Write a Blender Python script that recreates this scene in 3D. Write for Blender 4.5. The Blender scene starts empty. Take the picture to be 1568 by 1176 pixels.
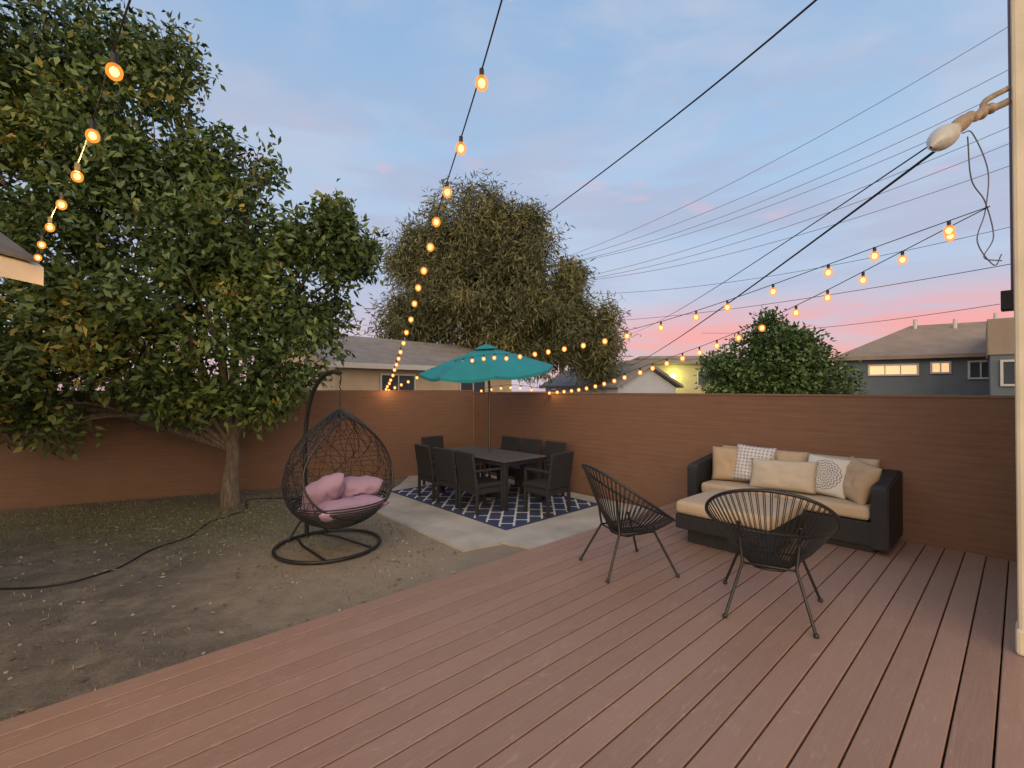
import bpy, bmesh, math, random
import numpy as np
from mathutils import Vector, Matrix, Euler, noise
random.seed(7); np.random.seed(7)
R=math.radians
scene=bpy.context.scene
scene.view_settings.view_transform='Standard'; scene.view_settings.look='None'; scene.view_settings.exposure=0; scene.view_settings.gamma=1
TH=R(42.47)
U=Vector((math.cos(TH),math.sin(TH),0)); V=Vector((-math.sin(TH),math.cos(TH),0))
def UV(u,v,z=0.0): return Vector((U.x*u+V.x*v,U.y*u+V.y*v,z))
DZ=0.25   # deck level

# ---------------------------------------------------------------- helpers
def link(o,parent=None):
    scene.collection.objects.link(o)
    if parent: o.parent=parent
    return o
def empty(name,loc=(0,0,0),rz=0.0):
    e=bpy.data.objects.new(name,None); e.empty_display_size=0.1
    e.location=loc; e.rotation_euler=(0,0,rz); link(e); return e
def mesh_obj(name,verts,faces,mat=None,parent=None,smooth=False,loc=None,rot=None):
    me=bpy.data.meshes.new(name); me.from_pydata([tuple(v) for v in verts],[],faces); me.update()
    if mat: me.materials.append(mat)
    if smooth: me.polygons.foreach_set('use_smooth',[True]*len(me.polygons))
    o=bpy.data.objects.new(name,me); link(o,parent)
    if loc: o.location=loc
    if rot: o.rotation_euler=rot
    return o
def box(name,size,loc,mat,parent=None,rot=(0,0,0),bevel=0.006,seg=2,smooth=False):
    bm=bmesh.new(); bmesh.ops.create_cube(bm,size=1.0)
    for v in bm.verts: v.co=Vector((v.co.x*size[0],v.co.y*size[1],v.co.z*size[2]))
    if bevel>0: bmesh.ops.bevel(bm,geom=bm.edges[:],offset=min(bevel,min(size)*0.45),segments=seg,affect='EDGES',profile=0.5)
    me=bpy.data.meshes.new(name); bm.to_mesh(me); bm.free()
    me.materials.append(mat)
    if smooth: me.polygons.foreach_set('use_smooth',[True]*len(me.polygons))
    o=bpy.data.objects.new(name,me); link(o,parent); o.location=loc; o.rotation_euler=rot
    return o
def tubes(name,lines,r,mat,parent=None,cyclic=False,res=2):
    cu=bpy.data.curves.new(name,'CURVE'); cu.dimensions='3D'; cu.bevel_depth=r; cu.bevel_resolution=res
    cu.use_fill_caps=True
    for L in lines:
        if len(L)<2: continue
        s=cu.splines.new('POLY'); s.points.add(len(L)-1)
        for i,p in enumerate(L): s.points[i].co=(p[0],p[1],p[2],1)
        s.use_cyclic_u=cyclic; s.use_smooth=True
    cu.materials.append(mat)
    o=bpy.data.objects.new(name,cu); link(o,parent); return o
def catmull(P,n=10):
    P=[Vector(p) for p in P]; out=[]
    Q=[P[0]*2-P[1]]+P+[P[-1]*2-P[-2]]
    for i in range(1,len(Q)-2):
        a,b,c,d=Q[i-1],Q[i],Q[i+1],Q[i+2]
        for k in range(n):
            t=k/n
            out.append(0.5*((2*b)+(c-a)*t+(2*a-5*b+4*c-d)*t*t+(3*b-a-3*c+d)*t**3))
    out.append(P[-1]); return out
def taper(paths,sides=9,rough=0.0):
    verts=[];faces=[]
    for pts,rad in paths:
        base=len(verts); n=len(pts)
        for i,p in enumerate(pts):
            t=(Vector(pts[min(i+1,n-1)])-Vector(pts[max(i-1,0)])).normalized()
            a=t.orthogonal().normalized() if i==0 else (a-t*a.dot(t)).normalized()
            b=t.cross(a)
            for k in range(sides):
                an=2*math.pi*k/sides
                rr=rad[i]*(1+rough*math.sin(an*3+i*.7)+rough*random.uniform(-.6,.6))
                verts.append(Vector(p)+(a*math.cos(an)+b*math.sin(an))*rr)
        for i in range(n-1):
            for k in range(sides):
                k2=(k+1)%sides
                faces.append((base+i*sides+k,base+i*sides+k2,base+(i+1)*sides+k2,base+(i+1)*sides+k))
        faces.append(tuple(base+(n-1)*sides+k for k in range(sides)))
    return verts,faces
def spheres(name,centers,r,mat,parent=None,seg=10,scale=(1,1,1)):
    bm=bmesh.new()
    for c in centers:
        bmesh.ops.create_uvsphere(bm,u_segments=seg,v_segments=max(6,seg*2//3),radius=r,
            matrix=Matrix.Translation(c)@Matrix.Diagonal((scale[0],scale[1],scale[2],1)))
    me=bpy.data.meshes.new(name); bm.to_mesh(me); bm.free(); me.materials.append(mat)
    me.polygons.foreach_set('use_smooth',[True]*len(me.polygons))
    o=bpy.data.objects.new(name,me); link(o,parent); return o

class NT:
    def __init__(s,tree): s.t=tree; s.n=tree.nodes; s.l=tree.links
    def node(s,ty,**kw):
        nd=s.n.new(ty)
        for k,v in kw.items(): setattr(nd,k,v)
        return nd
    def set(s,inp,val):
        if isinstance(val,bpy.types.NodeSocket): s.l.new(val,inp)
        else:
            try: inp.default_value=val
            except Exception: inp.default_value=(*val,1)
    def math(s,op,a,b=0.0,clamp=False):
        nd=s.node('ShaderNodeMath',operation=op,use_clamp=clamp); s.set(nd.inputs[0],a); s.set(nd.inputs[1],b); return nd.outputs[0]
    def mix(s,f,a,b,blend='MIX'):
        nd=s.node('ShaderNodeMix',data_type='RGBA',blend_type=blend)
        s.set(nd.inputs[0],f); s.set(nd.inputs[6],a); s.set(nd.inputs[7],b); return nd.outputs[2]
    def ramp(s,f,stops,interp='LINEAR'):
        nd=s.node('ShaderNodeValToRGB'); e=nd.color_ramp.elements; nd.color_ramp.interpolation=interp
        while len(e)<len(stops): e.new(0.5)
        for i,(p,c) in enumerate(stops):
            e[i].position=p
            e[i].color=(c,c,c,1) if isinstance(c,(int,float)) else (*c,1)
        s.set(nd.inputs[0],f); return nd.outputs[0]
    def mapping(s,vec,scale=(1,1,1),rot=(0,0,0),loc=(0,0,0)):
        nd=s.node('ShaderNodeMapping'); s.l.new(vec,nd.inputs[0]); nd.inputs['Scale'].default_value=scale
        nd.inputs['Rotation'].default_value=rot; nd.inputs['Location'].default_value=loc; return nd.outputs[0]
    def noise(s,vec,scale,detail=4,rough=0.55,dist=0.0):
        nd=s.node('ShaderNodeTexNoise'); s.l.new(vec,nd.inputs['Vector']); nd.inputs['Scale'].default_value=scale
        nd.inputs['Detail'].default_value=detail; nd.inputs['Roughness'].default_value=rough; nd.inputs['Distortion'].default_value=dist
        return nd.outputs[0]
    def bump(s,h,strength=0.3,dist=0.01):
        nd=s.node('ShaderNodeBump'); s.l.new(h,nd.inputs['Height']); nd.inputs['Strength'].default_value=strength
        nd.inputs['Distance'].default_value=dist; return nd.outputs[0]
def new_mat(name):
    m=bpy.data.materials.new(name); m.use_nodes=True; t=NT(m.node_tree)
    b=t.n['Principled BSDF']; tc=t.node('ShaderNodeTexCoord'); return m,t,b,tc.outputs['Object']
def simple(name,col,rough=0.6,var=0.2,scale=6,bump=0.15,bscale=60,metal=0.0,stretch=(1,1,1)):
    m,t,b,co=new_mat(name); mp=t.mapping(co,stretch)
    n=t.noise(mp,scale,5)
    c=t.mix(t.ramp(n,[(0.3,0.0),(0.7,1.0)]),tuple(x*(1-var) for x in col),tuple(min(1,x*(1+var)) for x in col))
    t.set(b.inputs['Base Color'],c); b.inputs['Roughness'].default_value=rough; b.inputs['Metallic'].default_value=metal
    n2=t.noise(mp,bscale,3); t.l.new(t.bump(n2,bump,0.01),b.inputs['Normal'])
    return m
def emis(name,col,st):
    m=bpy.data.materials.new(name); m.use_nodes=True; t=NT(m.node_tree); b=t.n['Principled BSDF']
    b.inputs['Base Color'].default_value=(*[min(1,c) for c in col],1)
    b.inputs['Emission Color'].default_value=(*col,1); b.inputs['Emission Strength'].default_value=st
    m.cycles.emission_sampling='NONE'
    return m

# ---------------------------------------------------------------- materials
def wicker(name,col,scale=1.0):
    m,t,b,co=new_mat(name)
    s=t.node('ShaderNodeSeparateXYZ'); t.l.new(co,s.inputs[0])
    k=260*scale
    a=t.math('ADD',s.outputs[0],s.outputs[1])
    w1=t.math('SINE',t.math('MULTIPLY',a,k)); w2=t.math('SINE',t.math('MULTIPLY',s.outputs[2],k*1.0))
    h=t.math('MULTIPLY',w1,w2)
    n=t.noise(co,9,4)
    c=t.mix(n,tuple(x*0.6 for x in col),tuple(x*1.5 for x in col))
    t.set(b.inputs['Base Color'],t.mix(t.math('MULTIPLY_ADD',h,0.3),c,(0.004,0.004,0.004)))
    t.l.new(t.bump(h,0.6,0.006),b.inputs['Normal']); b.inputs['Roughness'].default_value=0.5
    return m
M_wick=wicker('black_wicker',(0.022,0.023,0.027))
M_wick2=wicker('charcoal_wicker',(0.028,0.028,0.031))
M_black=simple('black_metal',(0.014,0.014,0.015),0.42,0.3,8,0.05)
M_cord=simple('black_cord',(0.014,0.014,0.015),0.5,0.3,30,0.1)
M_cush=simple('beige_fabric',(0.46,0.355,0.25),0.9,0.08,4,0.25,220)
M_pil=simple('sand_fabric',(0.40,0.30,0.205),0.9,0.1,5,0.25,220)
M_cream=simple('cream_fabric',(0.50,0.43,0.335),0.9,0.07,5,0.25,220)
M_mauve=simple('mauve_fabric',(0.36,0.24,0.33),0.9,0.15,4,0.25,200)
M_bark=simple('bark',(0.15,0.12,0.095),0.95,0.45,9,0.9,28,stretch=(3,3,.7))
M_wire=simple('wire_black',(0.01,0.01,0.012),0.6,0.2)
M_wireg=simple('wire_grey',(0.10,0.10,0.12),0.6,0.2)

def deck_mat():
    m,t,b,co=new_mat('composite_decking')
    at=t.node('ShaderNodeAttribute',attribute_name='rnd')
    st=t.noise(t.mapping(co,(1.2,45,1)),3.0,6,0.65)
    big=t.noise(co,0.7,4); fine=t.noise(t.mapping(co,(8,60,8)),9,3)
    base=t.mix(at.outputs['Fac'],(0.250,0.145,0.104),(0.315,0.188,0.140))
    base=t.mix(t.math('MULTIPLY',t.ramp(st,[(0.35,0.0),(0.75,1.0)]),0.45),base,(0.39,0.275,0.215))
    base=t.mix(t.math('MULTIPLY',t.ramp(big,[(0.4,0.0),(0.75,1.0)]),0.4),base,(0.20,0.122,0.092))
    sc=t.noise(t.mapping(co,(2.5,9,1)),2.3,7,0.7,1.5)
    base=t.mix(t.math('MULTIPLY',t.ramp(sc,[(0.56,0.0),(0.70,1.0)]),0.34),base,(0.48,0.39,0.33))
    t.set(b.inputs['Base Color'],base)
    t.set(b.inputs['Roughness'],t.ramp(big,[(0.3,0.40),(0.7,0.58)]))
    t.l.new(t.bump(fine,0.3,0.004),b.inputs['Normal']); return m
M_deck=deck_mat()
def fence_mat():
    m,t,b,co=new_mat('brown_fence_paint')
    st=t.noise(t.mapping(co,(0.5,0.5,26)),2.5,6,0.6)
    big=t.noise(co,0.7,5); bl=t.noise(t.mapping(co,(1,1,2.5)),3.5,6,.65)
    s=t.node('ShaderNodeSeparateXYZ'); t.l.new(co,s.inputs[0])
    c=t.mix(t.ramp(st,[(0.3,0.0),(0.7,1.0)]),(0.150,0.078,0.048),(0.20,0.107,0.068))
    c=t.mix(t.math('MULTIPLY',t.ramp(big,[(0.35,0.0),(0.7,1.0)]),0.5),c,(0.205,0.120,0.080))
    c=t.mix(t.math('MULTIPLY',t.ramp(bl,[(0.45,0.0),(0.7,1.0)]),0.35),c,(0.12,0.066,0.043))
    row=t.math('SINE',t.math('MULTIPLY',s.outputs[2],2*math.pi/0.075))
    c=t.mix(t.math('MULTIPLY',t.ramp(row,[(0.0,0.0),(0.90,0.0),(1.0,1.0)]),0.28),c,(0.085,0.047,0.032))
    t.set(b.inputs['Base Color'],c); b.inputs['Roughness'].default_value=0.75
    t.l.new(t.bump(t.math('ADD',st,t.math('MULTIPLY',row,-.25)),0.3,0.006),b.inputs['Normal']); return m
M_fence=fence_mat()
def dirt_mat():
    m,t,b,co=new_mat('dirt')
    a=t.noise(co,0.55,6,0.6); d=t.noise(co,5,8,0.7); f=t.noise(co,60,4,0.7); e2=t.noise(co,1.6,6,0.65,0.5)
    c=t.mix(t.ramp(a,[(0.42,0.0),(0.58,1.0)]),(0.125,0.106,0.084),(0.225,0.19,0.146))
    c=t.mix(t.math('MULTIPLY',t.ramp(e2,[(0.46,0.0),(0.60,1.0)]),0.7),c,(0.29,0.243,0.18))
    c=t.mix(t.math('MULTIPLY',t.ramp(d,[(0.42,0.0),(0.62,1.0)]),0.75),c,(0.105,0.089,0.068))
    c=t.mix(t.math('MULTIPLY',t.ramp(f,[(0.5,0.0),(0.75,1.0)]),0.5),c,(0.38,0.33,0.26))
    # paler sandy soil beside the patio slab
    mp=t.mapping(co,(0.40,0.40,1),loc=(0.50,-2.25,0))
    g=t.node('ShaderNodeTexGradient',gradient_type='SPHERICAL'); t.l.new(mp,g.inputs[0])
    c=t.mix(t.math('MULTIPLY',t.ramp(g.outputs[1],[(0.0,0.0),(0.55,1.0)]),0.65),c,(0.37,0.30,0.215))
    mp=t.mapping(co,(0.30,0.55,1),loc=(1.25,-3.6,0))
    g=t.node('ShaderNodeTexGradient',gradient_type='SPHERICAL'); t.l.new(mp,g.inputs[0])
    gm=t.math('MULTIPLY',t.ramp(g.outputs[1],[(0.05,0.0),(0.5,1.0)]),t.ramp(d,[(0.35,1.0),(0.62,0.1)]))
    c=t.mix(t.math('MULTIPLY',gm,0.6),c,(0.11,0.12,0.05))
    t.set(b.inputs['Base Color'],c); b.inputs['Roughness'].default_value=0.95
    h=t.math('ADD',t.math('MULTIPLY',d,1.0),t.math('MULTIPLY',f,0.35))
    t.l.new(t.bump(h,0.9,0.05),b.inputs['Normal']); return m
M_dirt=dirt_mat()
M_conc=simple('concrete',(0.42,0.39,0.34),0.85,0.22,1.8,0.3,90)
def rug_mat():
    m,t,b,co=new_mat('trellis_rug')
    s=t.node('ShaderNodeSeparateXYZ'); t.l.new(co,s.inputs[0]); x,y=s.outputs[0],s.outputs[1]
    k=math.pi/0.27
    kx=t.math('MULTIPLY',x,k); ky=t.math('MULTIPLY',y,k)
    def line(p,q):
        w=t.math('MULTIPLY',t.math('SINE',t.math('MULTIPLY',q,2.0)),0.62)
        return t.math('ABSOLUTE',t.math('SINE',t.math('ADD',p,w)))
    l=t.math('MINIMUM',line(kx,ky),line(ky,kx))
    msk=t.math('LESS_THAN',l,0.24)
    bx=t.math('GREATER_THAN',t.math('ABSOLUTE',x),0.97); by=t.math('GREATER_THAN',t.math('ABSOLUTE',y),1.50)
    n=t.noise(co,200,2)
    navy=t.mix(n,(0.022,0.032,0.08),(0.045,0.06,0.13)); wh=t.mix(n,(0.46,0.46,0.46),(0.66,0.66,0.66))
    c=t.mix(msk,navy,wh); c=t.mix(t.math('MAXIMUM',bx,by),c,navy)
    t.set(b.inputs['Base Color'],c); b.inputs['Roughness'].default_value=0.95
    t.l.new(t.bump(n,0.3,0.003),b.inputs['Normal']); return m
M_rug=rug_mat()
def leaf_mat(name,stops,rough=0.5):
    m=bpy.data.materials.new(name); m.use_nodes=True; t=NT(m.node_tree); b=t.n['Principled BSDF']
    at=t.node('ShaderNodeAttribute',attribute_name='rnd')
    c=t.ramp(at.outputs['Fac'],stops); t.set(b.inputs['Base Color'],c); b.inputs['Roughness'].default_value=rough
    return m
M_citrus=leaf_mat('citrus_leaf',[(0,(0.026,0.050,0.016)),(0.45,(0.058,0.105,0.026)),(0.8,(0.12,0.175,0.040)),(0.95,(0.21,0.24,0.055)),(1,(0.36,0.28,0.06))],0.48)
M_pepper=leaf_mat('pepper_leaf',[(0,(0.055,0.066,0.028)),(0.5,(0.105,0.113,0.048)),(0.85,(0.18,0.17,0.07)),(1,(0.27,0.22,0.09))],0.75)
M_orange=leaf_mat('orange_tree_leaf',[(0,(0.03,0.065,0.018)),(0.5,(0.065,0.125,0.030)),(1,(0.14,0.22,0.06))],0.5)
M_litter=leaf_mat('dry_leaf',[(0,(0.10,0.065,0.035)),(0.5,(0.24,0.18,0.10)),(0.8,(0.36,0.30,0.19)),(1,(0.58,0.52,0.42))],0.8)
M_grass=leaf_mat('grass_blade',[(0,(0.07,0.09,0.03)),(1,(0.20,0.21,0.08))],0.7)

# ---------------------------------------------------------------- world
w=bpy.data.worlds.new("World"); scene.world=w; w.use_nodes=True
t=NT(w.node_tree); bg=t.n['Background']
tc=t.node('ShaderNodeTexCoord'); g=tc.outputs['Generated']
sp=t.node('ShaderNodeSeparateXYZ'); t.l.new(g,sp.inputs[0]); X,Y,Z=sp.outputs
base=t.ramp(Z,[(0.0,(0.56,0.34,0.38)),(0.07,(0.64,0.40,0.45)),(0.13,(0.54,0.46,0.58)),(0.21,(0.44,0.53,0.71)),(0.40,(0.38,0.54,0.75)),(0.65,(0.265,0.435,0.68)),(1.0,(0.19,0.35,0.60))])
n1=t.noise(t.mapping(g,(1.3,1.3,3.6),loc=(3.1,1.2,0.4)),1.9,7,0.52,0.35)
f1=t.math('MULTIPLY',t.ramp(n1,[(0.40,0.0),(0.66,1.0)],'EASE'),0.7)
c=t.mix(f1,base,(0.52,0.57,0.70))
n3=t.noise(t.mapping(g,(1.0,1.0,6.5),loc=(0.3,5.2,0.9)),2.3,6,0.5,0.2)
win3=t.ramp(Z,[(0.10,0.0),(0.22,1.0),(0.42,0.9),(0.60,0.0)])
f3=t.math('MULTIPLY',t.math('MULTIPLY',t.ramp(n3,[(0.42,0.0),(0.60,1.0)],'EASE'),win3),0.6)
c=t.mix(f3,c,(0.42,0.43,0.57))
n2=t.noise(t.mapping(g,(1.4,1.4,9.0),loc=(7.7,2.2,0.3)),2.4,7,0.55,0.4)
win2=t.ramp(Z,[(0.015,0.55),(0.06,1.0),(0.11,0.95),(0.18,0.0)])
side=t.ramp(X,[(0.0,0.12),(0.12,0.5),(0.35,1.0)])
f2=t.math('MULTIPLY',t.math('MULTIPLY',t.ramp(n2,[(0.33,0.0),(0.54,1.0)],'EASE'),win2),side)
c=t.mix(f2,c,(0.88,0.335,0.32))
n4=t.noise(t.mapping(g,(2.6,2.6,8.0),loc=(1.7,0.2,5.3)),2.6,5,0.5,0.2)
win4=t.ramp(Z,[(0.22,0.0),(0.30,1.0),(0.42,1.0),(0.5,0.0)])
f4=t.math('MULTIPLY',t.math('MULTIPLY',t.ramp(n4,[(0.60,0.0),(0.70,1.0)],'EASE'),win4),0.4)
c=t.mix(f4,c,(0.70,0.48,0.57))
# warm glow added to the unseen sky behind the viewer to brighten the ground
back_glow=t.math('MULTIPLY',t.ramp(t.math('MULTIPLY',Y,-1.0),[(0.0,0.0),(0.8,1.0)]),t.ramp(Z,[(0.0,1.0),(0.85,0.45)]))
c=t.mix(back_glow,c,(2.95,2.15,1.36))
sky=t.node('ShaderNodeTexSky',sky_type='NISHITA'); sky.sun_disc=False
SUN_EL=R(14); sky.sun_elevation=SUN_EL; sky.sun_rotation=R(195)
c=t.mix(1.0,c,t.mix(1.0,sky.outputs[0],(0.015,0.015,0.015),'MULTIPLY'),'ADD')
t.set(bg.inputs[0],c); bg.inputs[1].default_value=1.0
sun=bpy.data.lights.new('sun','SUN'); sun.energy=0.6; sun.angle=R(40); sun.color=(1.0,0.86,0.70)
so=bpy.data.objects.new('sun',sun); link(so)
d=Vector((math.sin(R(195))*math.cos(SUN_EL),math.cos(R(195))*math.cos(SUN_EL),math.sin(SUN_EL)))
so.rotation_euler=d.to_track_quat('Z','Y').to_euler()

# ---------------------------------------------------------------- camera
cam=bpy.data.cameras.new('camera'); co=bpy.data.objects.new('camera',cam); link(co)
co.location=(0,0,1.86); co.rotation_euler=(R(90.64),0,0); cam.lens=36*715/1568; cam.sensor_width=36
cam.clip_start=0.05; cam.clip_end=2000; scene.camera=co

# ---------------------------------------------------------------- ground, deck, patio
mesh_obj('ground',[(-400,-400,0),(400,-400,0),(400,400,0),(-400,400,0)],[(0,1,2,3)],M_dirt)
def deck():
    verts=[];faces=[];rnd=[]
    pitch=0.1485; gap=0.0085; ch=0.004; th=0.03
    v=3.36
    while v>-3.5:
        a=v-pitch+gap; b_=v
        ends=[-5.5,6.44]
        r=random.random()
        for k in range(len(ends)-1):
            x0,x1=ends[k]+(0.002 if k else 0),ends[k+1]-0.002
            prof=[(a,-th),(b_,-th),(b_,-ch),(b_-ch,0),(a+ch,0),(a,-ch)]
            n0=len(verts)
            for x in (x0,x1):
                for (yy,zz) in prof: verts.append((x,yy,zz))
            for i in range(6):
                j=(i+1)%6; faces.append((n0+i,n0+j,n0+6+j,n0+6+i)); rnd.append(r)
            faces.append(tuple(n0+i for i in reversed(range(6)))); rnd.append(r)
            faces.append(tuple(n0+6+i for i in range(6))); rnd.append(r)
        v-=pitch
    o=mesh_obj('deck',verts,faces,M_deck); o.location=(0,0,DZ); o.rotation_euler=(0,0,TH)
    at=o.data.attributes.new('rnd','FLOAT','FACE'); at.data.foreach_set('value',rnd)
    box('deck_fascia',(11.9,0.024,0.19),(0.47,3.36-0.016,-0.03-0.1),M_deck,o,bevel=0.003)
    for i in range(7):
        box('deck_joist',(0.05,6.7,0.14),(-5+i*1.85,-0.1,-0.105),M_bark,o,bevel=0)
deck()
# patio slab
pp=[(3.2,4.32),(3.72,4.22),(3.95,3.4),(6.41,3.4),(6.41,8.15),(5.9,8.95),(5.1,8.8),(4.5,8.1),(3.65,7.35),(3.25,6.8)]
bm=bmesh.new(); vs=[bm.verts.new((a,b,0.0)) for a,b in pp]; f=bm.faces.new(vs)
r=bmesh.ops.extrude_face_region(bm,geom=[f])
for e in r['geom']:
    if isinstance(e,bmesh.types.BMVert): e.co.z=0.03
bmesh.ops.recalc_face_normals(bm,faces=bm.faces)
me=bpy.data.meshes.new('concrete_patio'); bm.to_mesh(me); bm.free(); me.materials.append(M_conc)
o=bpy.data.objects.new('concrete_patio',me); link(o); o.rotation_euler=(0,0,TH)
o=box('outdoor_rug',(2.02,3.1,0.008),UV(5.05,6.08,0.036),M_rug,None,rot=(0,0,TH),bevel=0.002)

# ---------------------------------------------------------------- fences
def fence(name,p0,p1,h,thk=0.10):
    p0=Vector(p0);p1=Vector(p1); dd=p1-p0; L=dd.length; a=math.atan2(dd.y,dd.x)
    e=empty(name,(p0.x,p0.y,0),a)
    box('panel',(L,thk,h-0.03),(L/2,0,(h-0.03)/2),M_fence,e,bevel=0.004)
    box('cap',(L,thk+0.02,0.028),(L/2,0,h-0.014),M_fence,e,bevel=0.004)
    return e
c0=UV(6.50,8.32)
fence('brown_privacy_fence',UV(6.50,-0.6),c0,1.80)
fence('brown_privacy_fence',(c0.x-0.06,c0.y+0.02,0),(c0.x-0.905*13.5,c0.y-0.426*13.5,0),1.84)

# ---------------------------------------------------------------- foliage
def sprigs(blobs,n,r,seed,k0=.95,k1=1.2):
    rs=random.Random(seed); out=[]
    for i in range(n):
        b=rs.choice(blobs); d=Vector((rs.gauss(0,1),rs.gauss(0,.6),rs.gauss(0,1)+.25)).normalized(); k=rs.uniform(k0,k1)
        rr=r*rs.uniform(.6,1.3)
        out.append((b[0]+d.x*b[3]*k,b[1]+d.y*b[4]*k,b[2]+d.z*b[5]*k,rr,rr,rr*.8))
    return out
def foliage(name,blobs,ntw,per,L,W,mat,parent=None,droop=0.2,spread=0.14,gap=-0.18,gs=1.1,shell=0.35,seed=0,lump=0.28):
    rs=np.random.RandomState(seed); P=[];O=[]
    wgt=np.array([(b[3]*b[4]*b[5])**(0.72) for b in blobs]); wgt/=wgt.sum()
    cnt=0; tries=0
    while cnt<ntw and tries<ntw*5:
        tries+=1
        b=blobs[rs.choice(len(blobs),p=wgt)]
        d=rs.normal(size=3); d/=np.linalg.norm(d)
        k=1+lump*noise.noise(Vector(d*2.3+np.array(b[:3])))*1.6
        fr=rs.rand()**shell*k
        p=np.array(b[:3])+d*np.array(b[3:6])*fr
        if noise.noise(Vector(p*gs))<gap and rs.rand()<0.94: continue
        P.append(p);O.append(d);cnt+=1
    P=np.repeat(np.array(P),per,0);O=np.repeat(np.array(O),per,0);n=len(P)
    off=rs.normal(size=(n,3))*spread; P=P+off
    dirs=O*0.6+rs.normal(size=(n,3))*0.75+np.array([0,0,-droop])
    dirs/=np.linalg.norm(dirs,axis=1)[:,None]
    sd=np.cross(dirs,rs.normal(size=(n,3))); sd/=np.linalg.norm(sd,axis=1)[:,None]+1e-9
    nn=np.cross(dirs,sd)
    l=(L*rs.uniform(.6,1.25,size=n))[:,None]; ww=(W*rs.uniform(.7,1.2,size=n))[:,None]
    v0=P; v1=P+dirs*l*.42+sd*ww*.5+nn*ww*.18; v2=P+dirs*l-nn*ww*.2; v3=P+dirs*l*.42-sd*ww*.5+nn*ww*.18
    VV=np.stack([v0,v1,v2,v3],1).reshape(-1,3)
    me=bpy.data.meshes.new(name); me.vertices.add(4*n); me.vertices.foreach_set('co',VV.ravel())
    me.loops.add(4*n); me.loops.foreach_set('vertex_index',np.arange(4*n)); me.polygons.add(n)
    me.polygons.foreach_set('loop_start',np.arange(0,4*n,4)); me.polygons.foreach_set('loop_total',np.full(n,4))
    me.update(); me.validate(); me.materials.append(mat)
    cl=np.array([noise.noise(Vector(q*1.7))*0.5+noise.noise(Vector(q*.6))*.45 for q in P[::per]]); cl=np.repeat(cl,per)
    rn=np.clip(rs.rand(n)*0.7+cl*0.7+0.15,0,1)
    at=me.attributes.new('rnd','FLOAT','FACE'); at.data.foreach_set('value',rn.astype(np.float32))
    o=bpy.data.objects.new(name,me); link(o,parent); return o

# citrus tree by the fence
ct=empty('citrus_tree')
tb=Vector((-4.46,7.43,0))
blobs=[(-7.2,7.2,6.8,1.65,1.5,1.3),(-5.35,7.2,7.0,.50,.55,.55),(-6.0,7.2,5.5,1.25,1.3,1.0),(-4.75,7.2,5.0,.75,.8,.5),(-4.1,7.3,5.45,.42,.5,.28),
 (-4.4,7.3,4.15,1.15,1.3,.75),(-3.0,7.3,3.95,.66,.8,.50),(-3.3,7.3,3.0,.72,.9,.58),(-4.6,7.0,3.2,1.3,1.4,1.0),(-6.7,7.0,4.2,1.9,1.6,1.4),
 (-6.3,6.8,2.8,1.8,1.5,.85),(-3.6,7.2,2.15,.70,.9,.48),(-4.1,7.2,1.65,.55,.7,.32),(-7.6,6.6,1.9,1.1,1.2,.7),(-5.7,6.6,2.05,1.1,1.0,.45),
 (-6.3,6.5,1.45,.45,.5,.34),(-8.6,6.8,5.5,1.8,1.5,2.0),(-5.0,6.9,1.75,.6,.7,.35)]
main=list(blobs)
foliage('leaves',blobs+sprigs(blobs[:9],42,.24,21,.95,1.25),8200,10,0.135,0.060,M_citrus,ct,droop=0.15,spread=0.10,gap=-0.03,gs=1.5,shell=0.42,seed=3,lump=.35)
paths=[]
tp=catmull([tb+Vector((0,0,-.1)),tb+Vector((-.02,0,.35)),tb+Vector((.03,.0,.75)),tb+Vector((0.0,0,1.05))],5)
paths.append((tp,[0.165-0.06*min(1,i/8) for i in range(len(tp))]))
top=tp[-1]-Vector((0,0,.12))
for bb in main:
    c=Vector(bb[:3]); mid=top.lerp(c,0.45)+Vector((random.uniform(-.2,.2),random.uniform(-.2,.2),-0.05+random.uniform(0,.35)))
    pts=catmull([top,mid,c],6); r0=0.075 if (c-top).length>2 else 0.05
    paths.append((pts,[r0*(1-0.8*i/(len(pts)-1)) for i in range(len(pts))]))
    for k in range(4):
        dv=Vector((random.gauss(0,1),random.gauss(0,1),random.gauss(0,.8))).normalized()
        e=c+Vector((dv.x*bb[3],dv.y*bb[4],dv.z*bb[5]))*.8
        s=pts[8]; pl=catmull([s,s.lerp(e,.5)+Vector((0,0,.1)),e],4)
        paths.append((pl,[0.025*(1-0.8*i/(len(pl)-1)) for i in range(len(pl))]))
v_,f_=taper(paths,9,0.05); mesh_obj('trunk',v_,f_,M_bark,ct,True)

# large pepper tree behind the neighbour house
pt=empty('pepper_tree')
bl=[(-1.7,21,8.9,2.1,2.2,2.0),(-3.6,21,7.2,1.9,2,1.9),(.7,21,7.2,1.9,2,1.9),(2.6,21,4.9,1.5,1.8,1.8),(-4.5,21,4.7,1.5,1.8,1.7),(-1.0,21,5.6,3.0,2.2,2.4),
 (-4.9,21,8.2,.8,.8,.7),(.2,21,9.3,.9,.9,.8),(3.8,21,3.4,1.0,1.2,1.3),(1.2,21,4.2,2.0,2,1.6),(-1.5,21,6.8,2.4,2,2.0),(2.6,21,7.0,.6,.7,.6)]
foliage('leaves',bl+sprigs(bl,60,.42,8,.95,1.25),12500,9,0.34,0.055,M_pepper,pt,droop=0.7,spread=0.22,gap=-0.20,gs=0.85,shell=0.5,seed=5,lump=0.45)
paths=[([Vector((-.8,21,-.1)),Vector((-.7,21,1.5)),Vector((-.9,21,3))],[.4,.33,.28])]
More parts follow.
